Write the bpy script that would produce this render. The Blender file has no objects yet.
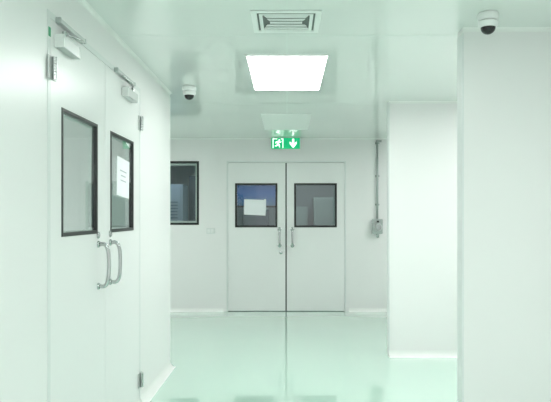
import bpy, bmesh, math
from mathutils import Vector
scene=bpy.context.scene
scene.view_settings.view_transform='Standard'
COL=scene.collection

# ---------------- materials
def mat(name,col,rough=.5,metal=0,emit=None,es=0,spec=.5,noise=0,nscale=6,bump=0,coat=0,crough=.05,cior=1.5):
    m=bpy.data.materials.new(name); m.use_nodes=True
    nt=m.node_tree; b=nt.nodes['Principled BSDF']
    b.inputs['Base Color'].default_value=(*col,1); b.inputs['Roughness'].default_value=rough
    b.inputs['Metallic'].default_value=metal; b.inputs['Specular IOR Level'].default_value=spec
    b.inputs['Coat Weight'].default_value=coat; b.inputs['Coat Roughness'].default_value=crough; b.inputs['Coat IOR'].default_value=cior
    if emit: b.inputs['Emission Color'].default_value=(*emit,1); b.inputs['Emission Strength'].default_value=es
    tc=nt.nodes.new('ShaderNodeTexCoord'); n=nt.nodes.new('ShaderNodeTexNoise')
    n.inputs['Scale'].default_value=nscale; nt.links.new(tc.outputs['Object'],n.inputs['Vector'])
    if noise:
        r=nt.nodes.new('ShaderNodeMixRGB'); r.inputs[1].default_value=(*[c*(1-noise) for c in col],1)
        r.inputs[2].default_value=(*[min(1,c*(1+noise)) for c in col],1)
        nt.links.new(n.outputs['Fac'],r.inputs[0]); nt.links.new(r.outputs[0],b.inputs['Base Color'])
    if bump:
        bp=nt.nodes.new('ShaderNodeBump'); bp.inputs['Strength'].default_value=bump; bp.inputs['Distance'].default_value=.01
        nt.links.new(n.outputs['Fac'],bp.inputs['Height']); nt.links.new(bp.outputs[0],b.inputs['Normal'])
    return m
M_wall=mat('wall_panel_paint',(.87,.87,.867),.32,noise=.01,nscale=2,bump=.02)
M_ceil=mat('ceiling_panel_paint',(.80,.85,.82),.28,noise=.01,nscale=2,coat=.65,crough=.03)
M_floor=mat('mint_epoxy_floor',(.585,.825,.705),.08,noise=.02,nscale=1.3,coat=1,crough=.02,cior=1.75)
M_base=mat('cove_vinyl',(.89,.91,.89),.35)
M_door=mat('door_paint',(.87,.876,.873),.28,noise=.01,nscale=2)
M_frame=mat('door_frame_paint',(.78,.81,.80),.3)
M_black=mat('black_gasket',(.012,.014,.014),.35)
M_gap=mat('dark_gap_rubber',(.03,.035,.035),.7)
M_shadow=mat('duct_shade_grey',(.16,.18,.17),.7)  # shade between the vent slats, put into the colour
M_steel=mat('brushed_steel',(.48,.50,.50),.15,1,noise=.05,nscale=40)
M_alu=mat('satin_aluminium',(.58,.61,.60),.35,.7)
M_white=mat('white_plastic',(.88,.90,.89),.35)
M_plate=mat('switch_plastic',(.78,.81,.80),.35)
M_paper=mat('white_paper',(.93,.94,.97),.8)
M_ink=mat('printed_ink',(.50,.52,.58),.8)
M_sticker=mat('green_sticker',(.05,.35,.18),.6)
M_dome=mat('black_dome_plastic',(.01,.01,.012),.06)
M_light=mat('lit_diffuser',(.9,.9,.9),.5,emit=(1,1,.985),es=12.2)
M_unlit=mat('frosted_diffuser',(.93,.96,.94),.4)
M_green=mat('exit_green',(.0,.33,.13),.4,emit=(0,.42,.16),es=.8)
M_signw=mat('exit_white',(.9,.95,.92),.4,emit=(.9,1,.93),es=1.3)
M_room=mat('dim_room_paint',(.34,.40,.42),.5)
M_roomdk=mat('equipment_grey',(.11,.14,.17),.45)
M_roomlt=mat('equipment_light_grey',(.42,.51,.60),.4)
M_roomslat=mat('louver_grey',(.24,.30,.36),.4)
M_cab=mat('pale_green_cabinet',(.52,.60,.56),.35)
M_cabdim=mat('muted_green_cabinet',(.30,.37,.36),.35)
M_vent=mat('vent_paint',(.88,.92,.90),.35)
M_seal=mat('silicone_joint',(.70,.77,.73),.5)
M_pipe=mat('galvanised_pipe',(.46,.50,.49),.35,.5)
M_blue=mat('blue_reflection_glow',(.02,.05,.10),.2,emit=(.03,.075,.22),es=.75)  # glow and vertical gradient imitate a blue reflection in the door glass
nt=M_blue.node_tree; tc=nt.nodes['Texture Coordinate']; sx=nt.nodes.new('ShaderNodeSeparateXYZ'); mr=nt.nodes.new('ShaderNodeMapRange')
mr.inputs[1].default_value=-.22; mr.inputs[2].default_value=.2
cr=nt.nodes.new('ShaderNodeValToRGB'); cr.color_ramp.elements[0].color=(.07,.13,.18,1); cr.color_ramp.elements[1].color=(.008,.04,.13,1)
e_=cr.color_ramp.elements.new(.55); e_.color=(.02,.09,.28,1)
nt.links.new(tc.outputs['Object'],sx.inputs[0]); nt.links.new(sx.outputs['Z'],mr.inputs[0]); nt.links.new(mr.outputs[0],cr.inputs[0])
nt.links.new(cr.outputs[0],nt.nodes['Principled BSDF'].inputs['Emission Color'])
def glassmat(name,tint):
    m=bpy.data.materials.new(name); m.use_nodes=True; nt=m.node_tree
    nt.nodes.remove(nt.nodes['Principled BSDF']); o=nt.nodes['Material Output']
    t=nt.nodes.new('ShaderNodeBsdfTransparent'); t.inputs[0].default_value=(*tint,1)
    g=nt.nodes.new('ShaderNodeBsdfGlossy'); g.inputs['Roughness'].default_value=.01
    lw=nt.nodes.new('ShaderNodeLayerWeight'); lw.inputs[0].default_value=.5
    pw=nt.nodes.new('ShaderNodeMath'); pw.operation='POWER'; pw.inputs[1].default_value=5
    ma=nt.nodes.new('ShaderNodeMath'); ma.operation='MULTIPLY_ADD'; ma.inputs[1].default_value=.95; ma.inputs[2].default_value=.045
    x=nt.nodes.new('ShaderNodeMixShader')
    nt.links.new(lw.outputs['Facing'],pw.inputs[0]); nt.links.new(pw.outputs[0],ma.inputs[0])
    nt.links.new(ma.outputs[0],x.inputs[0]); nt.links.new(t.outputs[0],x.inputs[1]); nt.links.new(g.outputs[0],x.inputs[2])
    nt.links.new(x.outputs[0],o.inputs[0]); return m
M_glass=glassmat('clear_window_glass',(.93,.97,.96))
M_glassd=glassmat('tinted_door_glass',(.89,.93,.92))

# ---------------- object helpers
def wpos(o):
    p=Vector(o.location)
    while o.parent: o=o.parent; p+=Vector(o.location)
    return p
def finish(bm,name,m,parent=None,origin=None,smooth=False,label=None,bevel=0,seg=2):
    bmesh.ops.remove_doubles(bm,verts=bm.verts,dist=1e-5)
    bmesh.ops.recalc_face_normals(bm,faces=bm.faces)
    if origin is None:
        c=[ (min(v.co[i] for v in bm.verts)+max(v.co[i] for v in bm.verts))/2 for i in range(3)]
        origin=Vector(c)
    origin=Vector(origin)
    for v in bm.verts: v.co-=origin
    me=bpy.data.meshes.new(name); bm.to_mesh(me); bm.free()
    o=bpy.data.objects.new(name,me); COL.objects.link(o)
    me.materials.append(m)
    o.location=origin-(wpos(parent) if parent else Vector())
    if parent: o.parent=parent
    if smooth:
        for p in me.polygons: p.use_smooth=True
    if bevel:
        b=o.modifiers.new('bevel','BEVEL'); b.width=bevel; b.segments=seg; b.limit_method='ANGLE'
    if label: o['label']=label
    return o
def box(name,x0,x1,y0,y1,z0,z1,m,parent=None,bevel=0,**k):
    bm=bmesh.new(); bmesh.ops.create_cube(bm,size=1)
    for v in bm.verts:
        v.co=Vector(((x0+x1)/2+v.co.x*(x1-x0),(y0+y1)/2+v.co.y*(y1-y0),(z0+z1)/2+v.co.z*(z1-z0)))
    return finish(bm,name,m,parent,bevel=bevel,**k)
def plate(name,axis,w0,w1,u0,u1,v0,v1,holes,m,parent=None,bevel=0,**k):
    us=sorted({u0,u1,*[h[0] for h in holes],*[h[1] for h in holes]})
    vs=sorted({v0,v1,*[h[2] for h in holes],*[h[3] for h in holes]})
    us=[u for u in us if u0<=u<=u1]; vs=[v for v in vs if v0<=v<=v1]
    def P(w,u,v): return {'x':(w,u,v),'y':(u,w,v),'z':(u,v,w)}[axis]
    def solid(i,j):
        if i<0 or j<0 or i>=len(us)-1 or j>=len(vs)-1: return False
        cu=(us[i]+us[i+1])/2; cv=(vs[j]+vs[j+1])/2
        return not any(h[0]<cu<h[1] and h[2]<cv<h[3] for h in holes)
    bm=bmesh.new(); cache={}
    def V(w,u,v):
        kk=(w,u,v)
        if kk not in cache: cache[kk]=bm.verts.new(P(*kk))
        return cache[kk]
    for i in range(len(us)-1):
        for j in range(len(vs)-1):
            if not solid(i,j): continue
            a,b,c,d=us[i],us[i+1],vs[j],vs[j+1]
            for w in(w0,w1): bm.faces.new([V(w,a,c),V(w,b,c),V(w,b,d),V(w,a,d)])
            if not solid(i-1,j): bm.faces.new([V(w0,a,c),V(w1,a,c),V(w1,a,d),V(w0,a,d)])
            if not solid(i+1,j): bm.faces.new([V(w0,b,c),V(w1,b,c),V(w1,b,d),V(w0,b,d)])
            if not solid(i,j-1): bm.faces.new([V(w0,a,c),V(w1,a,c),V(w1,b,c),V(w0,b,c)])
            if not solid(i,j+1): bm.faces.new([V(w0,a,d),V(w1,a,d),V(w1,b,d),V(w0,b,d)])
    return finish(bm,name,m,parent,bevel=bevel,**k)
def smoothpath(pts,n=6):
    P=[Vector(p) for p in pts]; out=[]
    for i in range(len(P)-1):
        a=P[max(i-1,0)];b=P[i];c=P[i+1];d=P[min(i+2,len(P)-1)]
        for s in range(n):
            t=s/n
            out.append(.5*((2*b)+(c-a)*t+(2*a-5*b+4*c-d)*t*t+(3*b-a-3*c+d)*t**3))
    out.append(P[-1]); return out
def tube(name,pts,r,m,parent=None,smooth=True,seg=12,curve=True,**k):
    P=smoothpath(pts) if curve else [Vector(p) for p in pts]
    bm=bmesh.new(); rings=[]; ref=None
    for i,p in enumerate(P):
        t=(P[min(i+1,len(P)-1)]-P[max(i-1,0)]).normalized()
        if ref is None:
            ref=Vector((0,1,0)) if abs(t.y)<.8 else Vector((0,0,1))
        n=(ref-t*ref.dot(t)).normalized(); ref=n; b=t.cross(n)
        rings.append([bm.verts.new(p+r*(math.cos(a)*n+math.sin(a)*b)) for a in [2*math.pi*q/seg for q in range(seg)]])
    for A,B in zip(rings,rings[1:]):
        for q in range(seg): bm.faces.new([A[q],A[(q+1)%seg],B[(q+1)%seg],B[q]])
    bm.faces.new(rings[0]); bm.faces.new(rings[-1])
    return finish(bm,name,m,parent,smooth=smooth,**k)
def lathe(name,prof,c,axis,m,parent=None,seg=32,smooth=True,**k):
    A={'x':((0,1,0),(0,0,1),(1,0,0)),'y':((1,0,0),(0,0,1),(0,1,0)),'z':((1,0,0),(0,1,0),(0,0,1))}[axis]
    U,V_,W=[Vector(a) for a in A]; c=Vector(c); bm=bmesh.new(); rings=[]
    for r,h in prof:
        if r<1e-6: rings.append([bm.verts.new(c+W*h)])
        else: rings.append([bm.verts.new(c+W*h+U*r*math.cos(2*math.pi*q/seg)+V_*r*math.sin(2*math.pi*q/seg)) for q in range(seg)])
    for X,Y in zip(rings,rings[1:]):
        for q in range(seg):
            f=[X[q%len(X)],X[(q+1)%len(X)],Y[(q+1)%len(Y)],Y[q%len(Y)]]
            f=list(dict.fromkeys(f))
            if len(f)>=3: bm.faces.new(f)
    for R in(rings[0],rings[-1]):
        if len(R)>2: bm.faces.new(R)
    o=finish(bm,name,m,parent,smooth=smooth,**k)
    if smooth:
        e=o.modifiers.new('split','EDGE_SPLIT'); e.split_angle=math.radians(40)
    return o
def poly(name,pts,yfun,depth,m,parent=None,**k):
    bm=bmesh.new(); f=[bm.verts.new((x,yfun,z)) for x,z in pts]; g=[bm.verts.new((x,yfun+depth,z)) for x,z in pts]
    bm.faces.new(f); bm.faces.new(g[::-1]); n=len(f)
    for i in range(n): bm.faces.new([f[i],g[i],g[(i+1)%n],f[(i+1)%n]])
    return finish(bm,name,m,parent,**k)
def tag(o,label,cat,kind=None,group=None):
    if label:o['label']=label
    if cat:o['category']=cat
    if kind:o['kind']=kind
    if group:o['group']=group
    return o
def empty(name,loc,label=None,cat=None,kind=None,group=None):
    o=bpy.data.objects.new(name,None); o.empty_display_size=.1; o.location=loc; COL.objects.link(o)
    tag(o,label,cat,kind,group); return o
def S(o,label,cat): return tag(o,label,cat,'structure')

H=2.43; LX=-1.04; BY=8.7
FX=-3.6; RX=3.6; FRONT=-3.5; BK=11.4
# ---------------- shell
S(box('floor',FX,RX,FRONT,BK,-.1,0,M_floor),'glossy mint green epoxy floor with soft reflections','floor')
S(box('ceiling',FX,RX,FRONT,BK,H,H+.1,M_ceil),'glossy pale green-white panel ceiling','ceiling')
DT=2.24
S(plate('wall_left','x',LX-.1,LX,FRONT,5.51,0,H,[(2.69,4.39,-1,DT)],M_wall),'white sandwich panel wall beside the double door','wall')
S(box('wall_left_return',FX,LX-.1,5.41,5.51,0,H,M_wall),'white panel wall closing the side room','wall')
S(plate('wall_back','y',BY,BY+.1,FX,RX,0,H,[(-.85,.83,-1,2.115),(-2.1,-1.235,1.215,2.11)],M_wall),'white panel wall holding double door and window','wall')
S(box('wall_right_near',1.02,RX,3.6,3.7,0,H,M_wall),'white partition panel with a bare edge','wall')
S(box('wall_right_middle',.97,RX,5.9,6.0,0,H,M_wall),'white partition panel with coved skirting','wall')
S(box('wall_right',2.1,2.2,FRONT,3.6,0,H,M_wall),'white panel wall of the corridor','wall')
S(box('wall_left_outer',FX-.1,FX,FRONT,BK,0,H,M_wall),'white panel outer wall','wall')
S(box('wall_right_outer',RX,RX+.1,FRONT,BK,0,H,M_wall),'white panel outer wall','wall')
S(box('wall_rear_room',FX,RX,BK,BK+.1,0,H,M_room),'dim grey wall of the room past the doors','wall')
def cove(name,p0,p1,nrm,z,h,d,up,m,label,cat='skirting'):
    p0=Vector((*p0,0));p1=Vector((*p1,0));n=Vector((*nrm,0))
    prof=[(0,0)]+[(d-d*math.cos(t),h-h*math.sin(t)) for t in [math.pi/2*i/6 for i in range(7)]]
    bm=bmesh.new(); R=[]
    for p in(p0,p1): R.append([bm.verts.new(p+n*(a+.0004)+Vector((0,0,z+(b if up else -b)))) for a,b in prof])
    k=len(prof)
    for i in range(k): bm.faces.new([R[0][i],R[0][(i+1)%k],R[1][(i+1)%k],R[1][i]])
    bm.faces.new(R[0]); bm.faces.new(R[1])
    return S(finish(bm,name,m),label,cat)
bl='white coved vinyl skirting along the panel wall'
cove('baseboard_left',(LX,4.40),(LX,5.51),(1,0),0,.06,.05,True,M_base,bl)
cove('baseboard_left_near',(LX,FRONT),(LX,2.68),(1,0),0,.06,.05,True,M_base,bl)
cove('baseboard_back_left',(FX,BY),(-.89,BY),(0,-1),0,.05,.04,True,M_base,bl)
cove('baseboard_back_right',(.87,BY),(RX,BY),(0,-1),0,.05,.04,True,M_base,bl)
cove('baseboard_right_middle',(.97,5.9),(RX,5.9),(0,-1),0,.06,.04,True,M_base,bl)
cove('baseboard_right_near',(1.02,3.6),(2.1,3.6),(0,-1),0,.06,.04,True,M_base,bl)
tl='white coved ceiling trim where panel meets ceiling'
n=1
for p0,p1,nr in [((LX,FRONT),(LX,5.51),(1,0)),((FX,BY),(RX,BY),(0,-1)),((.97,5.9),(RX,5.9),(0,-1)),((1.02,3.6),(2.1,3.6),(0,-1))]:
    cove('trim_%d'%n,p0,p1,nr,H,.022,.022,False,M_base,tl,'trim'); n+=1
for (a,b,c,d) in [(1.017,1.026,3.597,3.703),(.967,.976,5.897,6.003),]:
    S(box('trim_%d'%n,a,b,c,d,0.061,H-.03,M_frame),'pale aluminium edge profile of the partition','trim'); n+=1
S(box('trim_%d'%n,LX-.103,LX+.002,5.49,5.513,0.061,H-.03,M_base),'pale aluminium corner profile of the wall end','trim'); n+=1
for a in [(-.002,.002,FRONT,BY-.2),( -1.0,2.05,3.735,3.740),(FX,RX,6.03,6.035)]:
    S(box('trim_%d'%n,a[0],a[1],a[2],a[3],H-.0008,H-.0001,M_seal),'thin silicone joint between ceiling panels','trim'); n+=1

# ---------------- door frames
def dframe(axis,w0,w1,u0,u1,top,t,m):
    global n
    o=plate('trim_%d'%n,axis,w0,w1,u0,u1,0,top,[(u0+t,u1-t,-1,top-t)],m,bevel=.0015)
    S(o,'slim painted steel frame around the double door','door frame'); n+=1
dframe('x',LX-.098,LX+.003,2.691,4.389,DT-.001,.03,M_frame)
dframe('y',BY-.005,BY+.098,-.849,.829,2.114,.022,M_frame)

# ---------------- doors
def hinge_x(parent,y,z):
    h=empty('hinge',(LX,y,z)); h.parent=parent; h.location=Vector((LX+.004,y,z))-wpos(parent)
    box('hinge_leaf',LX+.0045,LX+.010,y-.045,y+.045,z-.05,z+.05,M_alu,h,bevel=.001)
    for k in range(3):
        a=z-.05+k*.034
        lathe('knuckle',[(.011,0),(.011,.031)],(LX+.020,y,a),'z',M_steel,h,seg=14)
def door_left(idx,y0,y1,wy0,wy1,hinge_y,hy,cl0,cl1,r0,r1,piv,e,lab):
    D=empty('door_%d'%idx,(LX-.02,(y0+y1)/2,0)); S(D,lab,'door')
    top=2.2075
    plate('door_leaf','x',LX-.045,LX+.002,y0,y1,.008,top,[(wy0,wy1,1.243,1.842)],M_door,D,bevel=.0015)
    plate('window_frame','x',LX-.022,LX+.006,wy0+.0005,wy1-.0005,1.2435,1.8415,[(wy0+.019,wy1-.019,1.262,1.823)],M_black,D,bevel=.004)
    plate('window_bead','x',LX-.040,LX-.0225,wy0+.0005,wy1-.0005,1.2435,1.8415,[(wy0+.025,wy1-.025,1.268,1.817)],M_frame,D)
    box('glass_pane',LX-.010,LX-.004,wy0+.0195,wy1-.0195,1.2625,1.8225,M_glassd,D)
    h=empty('handle',(0,0,0)); h.parent=D; h.location=Vector((LX+.003,hy,1.07))-wpos(D)
    x=LX+.003
    for zz in(1.185,.955):
        lathe('rose',[(.019,0),(.019,.005),(.016,.010),(.010,.011),(.010,.02)],(x,hy,zz),'x',M_steel,h,seg=20)
    tube('grip',[(x+.013,hy,1.185),(x+.032,hy,1.186),(x+.048,hy,1.172),(x+.058,hy,1.135),(x+.061,hy,1.07),(x+.058,hy,1.005),(x+.048,hy,.968),(x+.032,hy,.954),(x+.013,hy,.955)],.0108,M_steel,h)
    l=lathe('lock',[(.019,0),(.019,.006),(.011,.011),(0,.011)],(x-.001,hy,1.235),'x',M_steel,D,seg=20)
    for z in(.19,1.99): hinge_x(D,hinge_y,z)
    c=empty('door_closer',(0,0,0)); c.parent=D; c.location=Vector((LX+.03,(cl0+cl1)/2,2.12))-wpos(D)
    box('closer_body',LX+.0025,LX+.045,cl0,cl1,2.095,2.15,M_alu,c,bevel=.0025)
    box('closer_cap',LX+.0028,LX+.047,cl0-.008,cl0-.0003,2.093,2.152,M_white,c,bevel=.002)
    box('closer_cap',LX+.0028,LX+.047,cl1+.0003,cl1+.008,2.093,2.152,M_white,c,bevel=.002)
    box('slide_rail',LX+.0045,LX+.026,r0,r1,2.209,2.228,M_alu,c,bevel=.002)
    lathe('spindle',[(.011,0),(.011,.030)],(LX+.025,piv,2.15),'z',M_steel,c,seg=16)
    tube('arm',[(LX+.028,piv,2.174),(LX+.052,(piv+e)/2,2.181),(LX+.032,e,2.200)],.0065,M_steel,c,seg=8)
    for yy in(r0,r1): box('end_cap',LX+.004,LX+.028,yy-.006,yy+.006,2.206,2.231,M_pipe,c,bevel=.002)
    return D
door_left(1,2.724,3.536,2.853,3.394,2.724,3.40,2.77,2.98,2.78,3.12,2.83,3.07,'white metal door leaf with black-edged window and steel pull handle')
door_left(2,3.542,4.356,3.643,4.187,4.356,3.63,3.90,4.14,3.72,4.14,4.07,3.80,'white metal door leaf with paper taped to its window')
tag(box('label_sticker',LX+.0032,LX+.0042,2.694,2.720,2.125,2.165,M_sticker),'tiny blank green sticker on the door frame','sticker')
def door_back(idx,x0,x1,wx0,wx1,hx,lab):
    D=empty('door_%d'%idx,((x0+x1)/2,BY+.02,0)); S(D,lab,'door')
    plate('door_leaf','y',BY-.002,BY+.045,x0,x1,.008,2.088,[(wx0,wx1,1.18,1.80)],M_door,D,bevel=.002)
    plate('window_frame','y',BY-.007,BY+.05,wx0+.0005,wx1-.0005,1.1805,1.7995,[(wx0+.028,wx1-.028,1.208,1.772)],M_black,D,bevel=.004)
    box('glass_pane',wx0+.0285,wx1-.0285,BY+.006,BY+.012,1.2085,1.7715,M_glass,D)
    h=empty('handle',(0,0,0)); h.parent=D; h.location=Vector((hx,BY-.003,1.04))-wpos(D)
    y=BY-.003
    for zz in(1.155,.925):
        lathe('rose',[(.028,0),(.028,-.006),(.019,-.012),(.011,-.013),(.011,-.02)],(hx,y,zz),'y',M_steel,h,seg=20)
    tube('grip',[(hx,y-.015,1.155),(hx,y-.04,1.157),(hx,y-.058,1.13),(hx,y-.062,1.08),(hx,y-.062,1.0),(hx,y-.058,.95),(hx,y-.04,.923),(hx,y-.015,.925)],.014,M_steel,h)
    if idx==3: lathe('lock',[(.026,0),(.026,-.008),(.012,-.013),(0,-.013)],(hx+.02,y+.001,.83),'y',M_steel,D,seg=20)
    return D
door_back(3,-.825,-.022,-.73,-.135,-.105,'white metal door leaf with notice on its black-edged window')
door_back(4,-.004,.805,.10,.70,.075,'white metal door leaf with black-edged window and steel handle')
S(box('trim_%d'%n,-.0215,-.0045,BY+.012,BY+.04,.01,2.085,M_gap),'dark rubber seal between the two door leaves','trim'); n+=1
# ---------------- back wall window
W=empty('window_1',(-1.66,BY+.05,1.215)); S(W,'black-framed fixed window looking into a dim room','window')
plate('window_frame','y',BY-.006,BY+.06,-2.0995,-1.2355,1.2155,2.1095,[(-2.07,-1.265,1.245,2.08)],M_black,W,bevel=.003)
plate('inner_frame','y',BY+.045,BY+.098,-2.0695,-1.2655,1.2455,2.0795,[(-2.05,-1.29,1.27,2.055)],M_alu,W)
box('glass_pane',-2.0697,-1.2653,BY+.02,BY+.026,1.2453,2.0797,M_glass,W)

# ---------------- rear room contents
def cabinet(x0,x1,y0,h,louv,lab,body,dep=.5):
    c=empty('equipment_cabinet',((x0+x1)/2,y0+dep/2,0)); tag(c,lab,'cabinet')
    box('body',x0,x1,y0,y0+dep,.0,h,body,c,bevel=.005)
    d=box('door',x0+.03,x1-.03,y0-.02,y0-.001,.08,h-.04,body,c,bevel=.004)
    if louv:
        for i in range(10):
            z=h-.75+i*.05
            box('louver',x0+.08,x1-.08,y0-.03,y0-.0205,z,z+.022,M_roomslat,d)
    box('handle',x1-.08,x1-.06,y0-.045,y0-.0205,h*.55,h*.55+.14,M_steel,d,bevel=.004)
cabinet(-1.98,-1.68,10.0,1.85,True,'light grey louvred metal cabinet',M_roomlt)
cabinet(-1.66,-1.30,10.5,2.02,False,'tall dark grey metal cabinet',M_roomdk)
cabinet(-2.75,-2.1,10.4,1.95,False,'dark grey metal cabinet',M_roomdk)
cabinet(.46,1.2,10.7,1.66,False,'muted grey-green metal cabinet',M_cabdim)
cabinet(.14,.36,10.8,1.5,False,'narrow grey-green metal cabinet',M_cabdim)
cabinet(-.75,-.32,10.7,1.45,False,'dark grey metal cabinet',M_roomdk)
cabinet(-1.62,-1.18,4.98,1.62,False,'pale grey-green metal cabinet',M_cab,.4)
W2=empty('blue_reflection_panel',(-.52,BK,1.5)); S(W2,'added glowing blue panel imitating a blue reflection in the door glass','window')  # added panel, its glow stands in for a reflection on the door window
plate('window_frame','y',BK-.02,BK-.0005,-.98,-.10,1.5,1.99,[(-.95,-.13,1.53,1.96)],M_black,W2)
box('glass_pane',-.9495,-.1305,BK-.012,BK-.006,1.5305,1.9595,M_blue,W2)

# ---------------- papers
P1=empty('paper_notice',(LX+.008,3.91,1.58)); tag(P1,'white printed paper taped to the door window','paper')
def quad_x(name,cy,cz,w,h,ang,x0,x1,m,par):
    bm=bmesh.new(); ca,sa=math.cos(ang),math.sin(ang); V=[]
    for x in(x0,x1):
        V.append([bm.verts.new((x,cy+u*w/2*ca-v*h/2*sa,cz+u*w/2*sa+v*h/2*ca)) for u,v in((-1,-1),(1,-1),(1,1),(-1,1))])
    bm.faces.new(V[0]);bm.faces.new(V[1])
    for i in range(4): bm.faces.new([V[0][i],V[0][(i+1)%4],V[1][(i+1)%4],V[1][i]])
    return finish(bm,name,m,par)
quad_x('sheet',3.91,1.58,.29,.24,-.06,LX+.0065,LX+.0075,M_paper,P1)
for dz,w in((.03,.15),(.0,.11),(-.03,.13)):
    quad_x('printed_line',3.91,1.59+dz,w,.007,-.06,LX+.0076,LX+.0080,M_ink,P1)
P2=empty('paper_notice.001',(-.45,BY-.01,1.46)); tag(P2,'blank white paper sheet stuck on the door window','paper')
poly('sheet',[(-.605,1.36),(-.30,1.345),(-.292,1.565),(-.60,1.575)],BY-.0095,.001,M_paper,P2)
for dx in(-.58,-.325): 
    box('tape',dx,dx+.03,BY-.0105,BY-.0098,1.555,1.575,M_white,P2)

# ---------------- ceiling lights
def clight(x,y,wx,wy,lit,lab,g='recessed ceiling light panels'):
    L=empty('ceiling_light',(x,y,H-.02)); tag(L,lab,'light',group=g)
    plate('frame','z',H-.008,H-.0005,x-wx/2,x+wx/2,y-wy/2,y+wy/2,[(x-wx/2+.012,x+wx/2-.012,y-wy/2+.012,y+wy/2-.012)],M_white if lit else M_unlit,L,bevel=.002)
    box('diffuser',x-wx/2+.0125,x+wx/2-.0125,y-wy/2+.0125,y+wy/2-.0125,H-.006,H-.001,M_light if lit else M_unlit,L)
clight(0,4.765,.57,1.15,True,'added out-of-view ceiling light panel for the near corridor')
clight(-.01,7.2,.54,1.2,False,'unlit pale rectangular ceiling light panel')
clight(0,.2,.61,1.19,True,'added out-of-view ceiling light panel for the near corridor')  # added out of view to light the near corridor
clight(1.3,1.4,.5,1.0,True,'added out-of-view ceiling light panel for the near corridor')  # added out of view to brighten the near right partition
clight(0,-2.2,.61,1.19,True,'added out-of-view ceiling light panel for the near corridor')  # another added panel, behind the camera, for corridor light
clight(2.5,4.8,.61,1.19,True,'added out-of-view ceiling light panel for the near corridor')  # added unseen panel lighting the right side passage
clight(2.4,7.4,.61,1.19,True,'added out-of-view ceiling light panel for the near corridor')  # added unseen panel lighting the passage beyond the middle partition
clight(-2.6,7.1,.61,1.19,True,'added out-of-view ceiling light panel for the near corridor')  # added unseen panel lighting the left side passage
clight(-2.3,3.1,.9,1.19,True,'added out-of-view ceiling light panel for the near corridor')  # added unseen panel, makes the left door windows paler

# ---------------- vent
V=empty('air_vent',(0,3.47,H-.02)); tag(V,'white square louvred ceiling air diffuser','air vent')
x0,x1,y0,y1=-.195,.185,3.28,3.66
plate('frame','z',H-.009,H-.0005,x0,x1,y0,y1,[(x0+.032,x1-.032,y0+.032,y1-.032)],M_vent,V,bevel=.003)
box('duct_shade_sheet',x0+.0325,x1-.0325,y0+.0325,y1-.0325,H-.003,H-.001,M_shadow,V)  # flat grey sheet stands in for the shaded depth behind the slats
cxv,cyv=(x0+x1)/2,(y0+y1)/2
plate('louvre_ring','z',H-.010,H-.0065,cxv-.147,cxv+.147,cyv-.147,cyv+.147,[(cxv-.128,cxv+.128,cyv-.128,cyv+.128)],M_vent,V,bevel=.001)
for i in range(5):
    w=[.118,.105,.09,.105,.118][i]; yy=cyv-.102+i*.051
    bm=bmesh.new(); t=.016
    pa=[(cxv-w,yy-t),(cxv+w,yy-t),(cxv+w-(.012 if i<2 else -.012 if i>2 else 0),yy+t),(cxv-w+(.012 if i<2 else -.012 if i>2 else 0),yy+t)]
    A=[bm.verts.new((p[0],p[1],H-.0105 if k<2 else H-.0095)) for k,p in enumerate(pa)]; B=[bm.verts.new((p[0],p[1],H-.0065)) for p in pa]
    bm.faces.new(A);bm.faces.new(B)
    for k in range(4): bm.faces.new([A[k],A[(k+1)%4],B[(k+1)%4],B[k]])
    finish(bm,'slat',M_vent,V)

# ---------------- dome cameras
def domecam(x,y,s,lab):
    C=empty('security_camera',(x,y,H)); tag(C,lab,'security camera',group='ceiling dome cameras')
    lathe('mount',[(.052*s,-.0006),(.058*s,-.01),(.058*s,-.034),(.052*s,-.042)],(x,y,H),'z',M_white,C)
    lathe('housing',[(.046*s,-.042),(.055*s,-.049),(.055*s,-.066),(.045*s,-.078)],(x,y,H),'z',M_white,C)
    lathe('dome',[(.041*s,-.0785)]+[(.041*s*math.cos(t),-.0785-.038*s*math.sin(t)) for t in [math.pi/2*i/8 for i in range(1,8)]]+[(0,-.0785-.038*s)],(x,y,H),'z',M_dome,C)
domecam(-.82,5.2,1.0,'white ceiling dome camera with small dark lens cover')
domecam(1.08,3.33,.95,'white ceiling camera with glossy black dome')

# ---------------- exit sign (just below the ceiling, near the back wall)
SY=8.58; sx0,sx1,sz0,sz1=-.222,.182,2.263,2.424
X=empty('exit_sign',(-.02,SY,H)); tag(X,'green emergency exit sign with running figure and arrow','exit sign')
box('mount',-.12,.08,SY+.002,SY+.028,sz1,H-.0004,M_white,X)
box('housing',sx0,sx1,SY-.01,SY+.03,sz0,sz1-.0003,M_white,X,bevel=.003)
box('face',sx0+.004,sx1-.004,SY-.014,SY-.0101,sz0+.004,sz1-.004,M_green,X)
fy=SY-.0165
def sp(nm,pts): poly(nm,[(x,2.3435+(z-2.3125)*1.07) for x,z in pts],fy,.0023,M_signw,X)
cx=.085
sp('arrow',[(cx-.014,2.372),(cx+.014,2.372),(cx+.014,2.31),(cx+.047,2.337),(cx+.047,2.306),(cx,2.252),(cx-.047,2.306),(cx-.047,2.337),(cx-.014,2.31)])
def rectp(x0,x1,z0,z1): return [(x0,z0),(x1,z0),(x1,z1),(x0,z1)]
for r in [(-.198,-.187,2.252,2.376),(-.187,-.135,2.366,2.376),(-.062,-.051,2.252,2.376),(-.083,-.062,2.366,2.376)]:
    sp('doorway_mark',rectp(*r))
def limb(a,b,w):
    a=Vector(a);b=Vector(b);d=(b-a).normalized();q=Vector((-d.y,d.x))*w/2
    return [tuple(a+q),tuple(a-q),tuple(b-q),tuple(b+q)]
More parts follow.
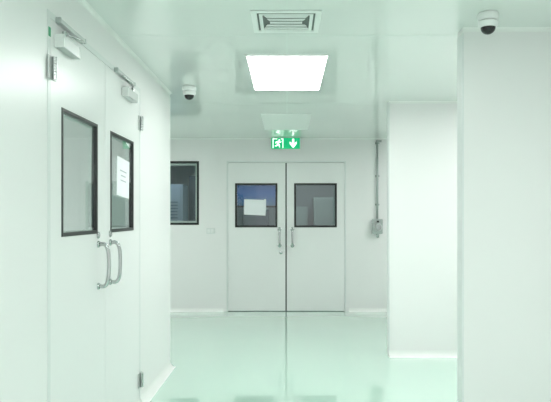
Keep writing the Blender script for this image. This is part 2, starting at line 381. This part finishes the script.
for nm,a,b,w in [('torso',(-.118,2.338),(-.127,2.302),.024),('leg',(-.127,2.306),(-.105,2.288),.013),('leg',(-.105,2.292),(-.105,2.262),.012),
    ('leg',(-.127,2.306),(-.142,2.28),.013),('leg',(-.14,2.282),(-.168,2.28),.012),('arm',(-.118,2.336),(-.093,2.322),.009),('arm',(-.093,2.324),(-.08,2.338),.009),
    ('arm',(-.118,2.336),(-.15,2.333),.009),('arm',(-.148,2.335),(-.158,2.312),.009)]:
    sp('figure_'+nm,limb(a,b,w))
sp('figure_head',[(-.106+.011*math.cos(t),2.353+.010*math.sin(t)) for t in [2*math.pi*i/12 for i in range(12)]])

# ---------------- conduit with socket
K=empty('conduit',(1.265,BY-.02,1.33)); tag(K,'thin grey metal conduit pipe running down from the ceiling','pipe')
tube('pipe',[(1.265,BY-.026,H-.024),(1.265,BY-.026,1.30)],.014,M_pipe,K,curve=False)
for z in(2.36,1.9,1.5):
    box('clip',1.235,1.295,BY-.012,BY-.0005,z-.012,z+.012,M_pipe,K,bevel=.003)
box('ceiling_bracket',1.24,1.32,BY-.055,BY-.0405,H-.06,H-.03,M_pipe,K,bevel=.003)
O=empty('wall_socket',(1.265,BY,1.07)); tag(O,'grey industrial power socket below the conduit','socket')
box('back_box',1.19,1.335,BY-.06,BY-.0005,1.09,1.299,M_pipe,O,bevel=.012,seg=3)
lathe('socket_collar',[(.06,0),(.06,-.02),(.052,-.035),(.04,-.036)],(1.265,BY-.0605,1.185),'y',M_alu,O)
lathe('socket_cap',[(.042,0),(.042,-.02),(.0,-.024)],(1.265,BY-.097,1.185),'y',M_steel,O)
box('cap_hinge',1.25,1.28,BY-.09,BY-.061,1.25,1.275,M_gap,O,bevel=.002)
tube('cable_gland',[(1.265,BY-.03,1.089),(1.265,BY-.03,1.04)],.02,M_pipe,O,curve=False)
Q=empty('light_switch',(-1.07,BY,1.13)); tag(Q,'small white double light switch plate','light switch')
box('plate',-1.13,-1.01,BY-.012,BY-.0005,1.09,1.17,M_plate,Q,bevel=.003)
for a in(-1.115,-1.065): box('rocker',a,a+.04,BY-.016,BY-.0121,1.105,1.155,M_white,Q,bevel=.002)

def area(name,loc,sx,sy,e,col=(1,1,1)):
    l=bpy.data.lights.new(name,'AREA'); l.shape='RECTANGLE'; l.size=sx; l.size_y=sy; l.energy=e; l.color=col
    o=bpy.data.objects.new(name,l); o.location=loc; COL.objects.link(o); return o
area('rear_room_fill',(0.3,10.0,H-.05),1.2,.6,10,(.85,.98,.98))  # added fill light for the room behind the back doors
area('rear_room_fill.001',(-2.0,9.5,H-.05),.8,.4,5,(.75,.88,1))  # added bluish fill behind the back wall window

w=bpy.data.worlds.new('World'); scene.world=w; w.use_nodes=True
w.node_tree.nodes['Background'].inputs[0].default_value=(1,1,.99,1); w.node_tree.nodes['Background'].inputs[1].default_value=1.45

cam=bpy.data.cameras.new('Camera'); co=bpy.data.objects.new('Camera',cam); COL.objects.link(co)
co.location=(0,0,1.34); co.rotation_euler=(math.pi/2,0,0)
cam.sensor_width=36; cam.lens=620/551*36; cam.shift_x=-11.5/551; cam.shift_y=15/551; cam.clip_start=.05
scene.camera=co
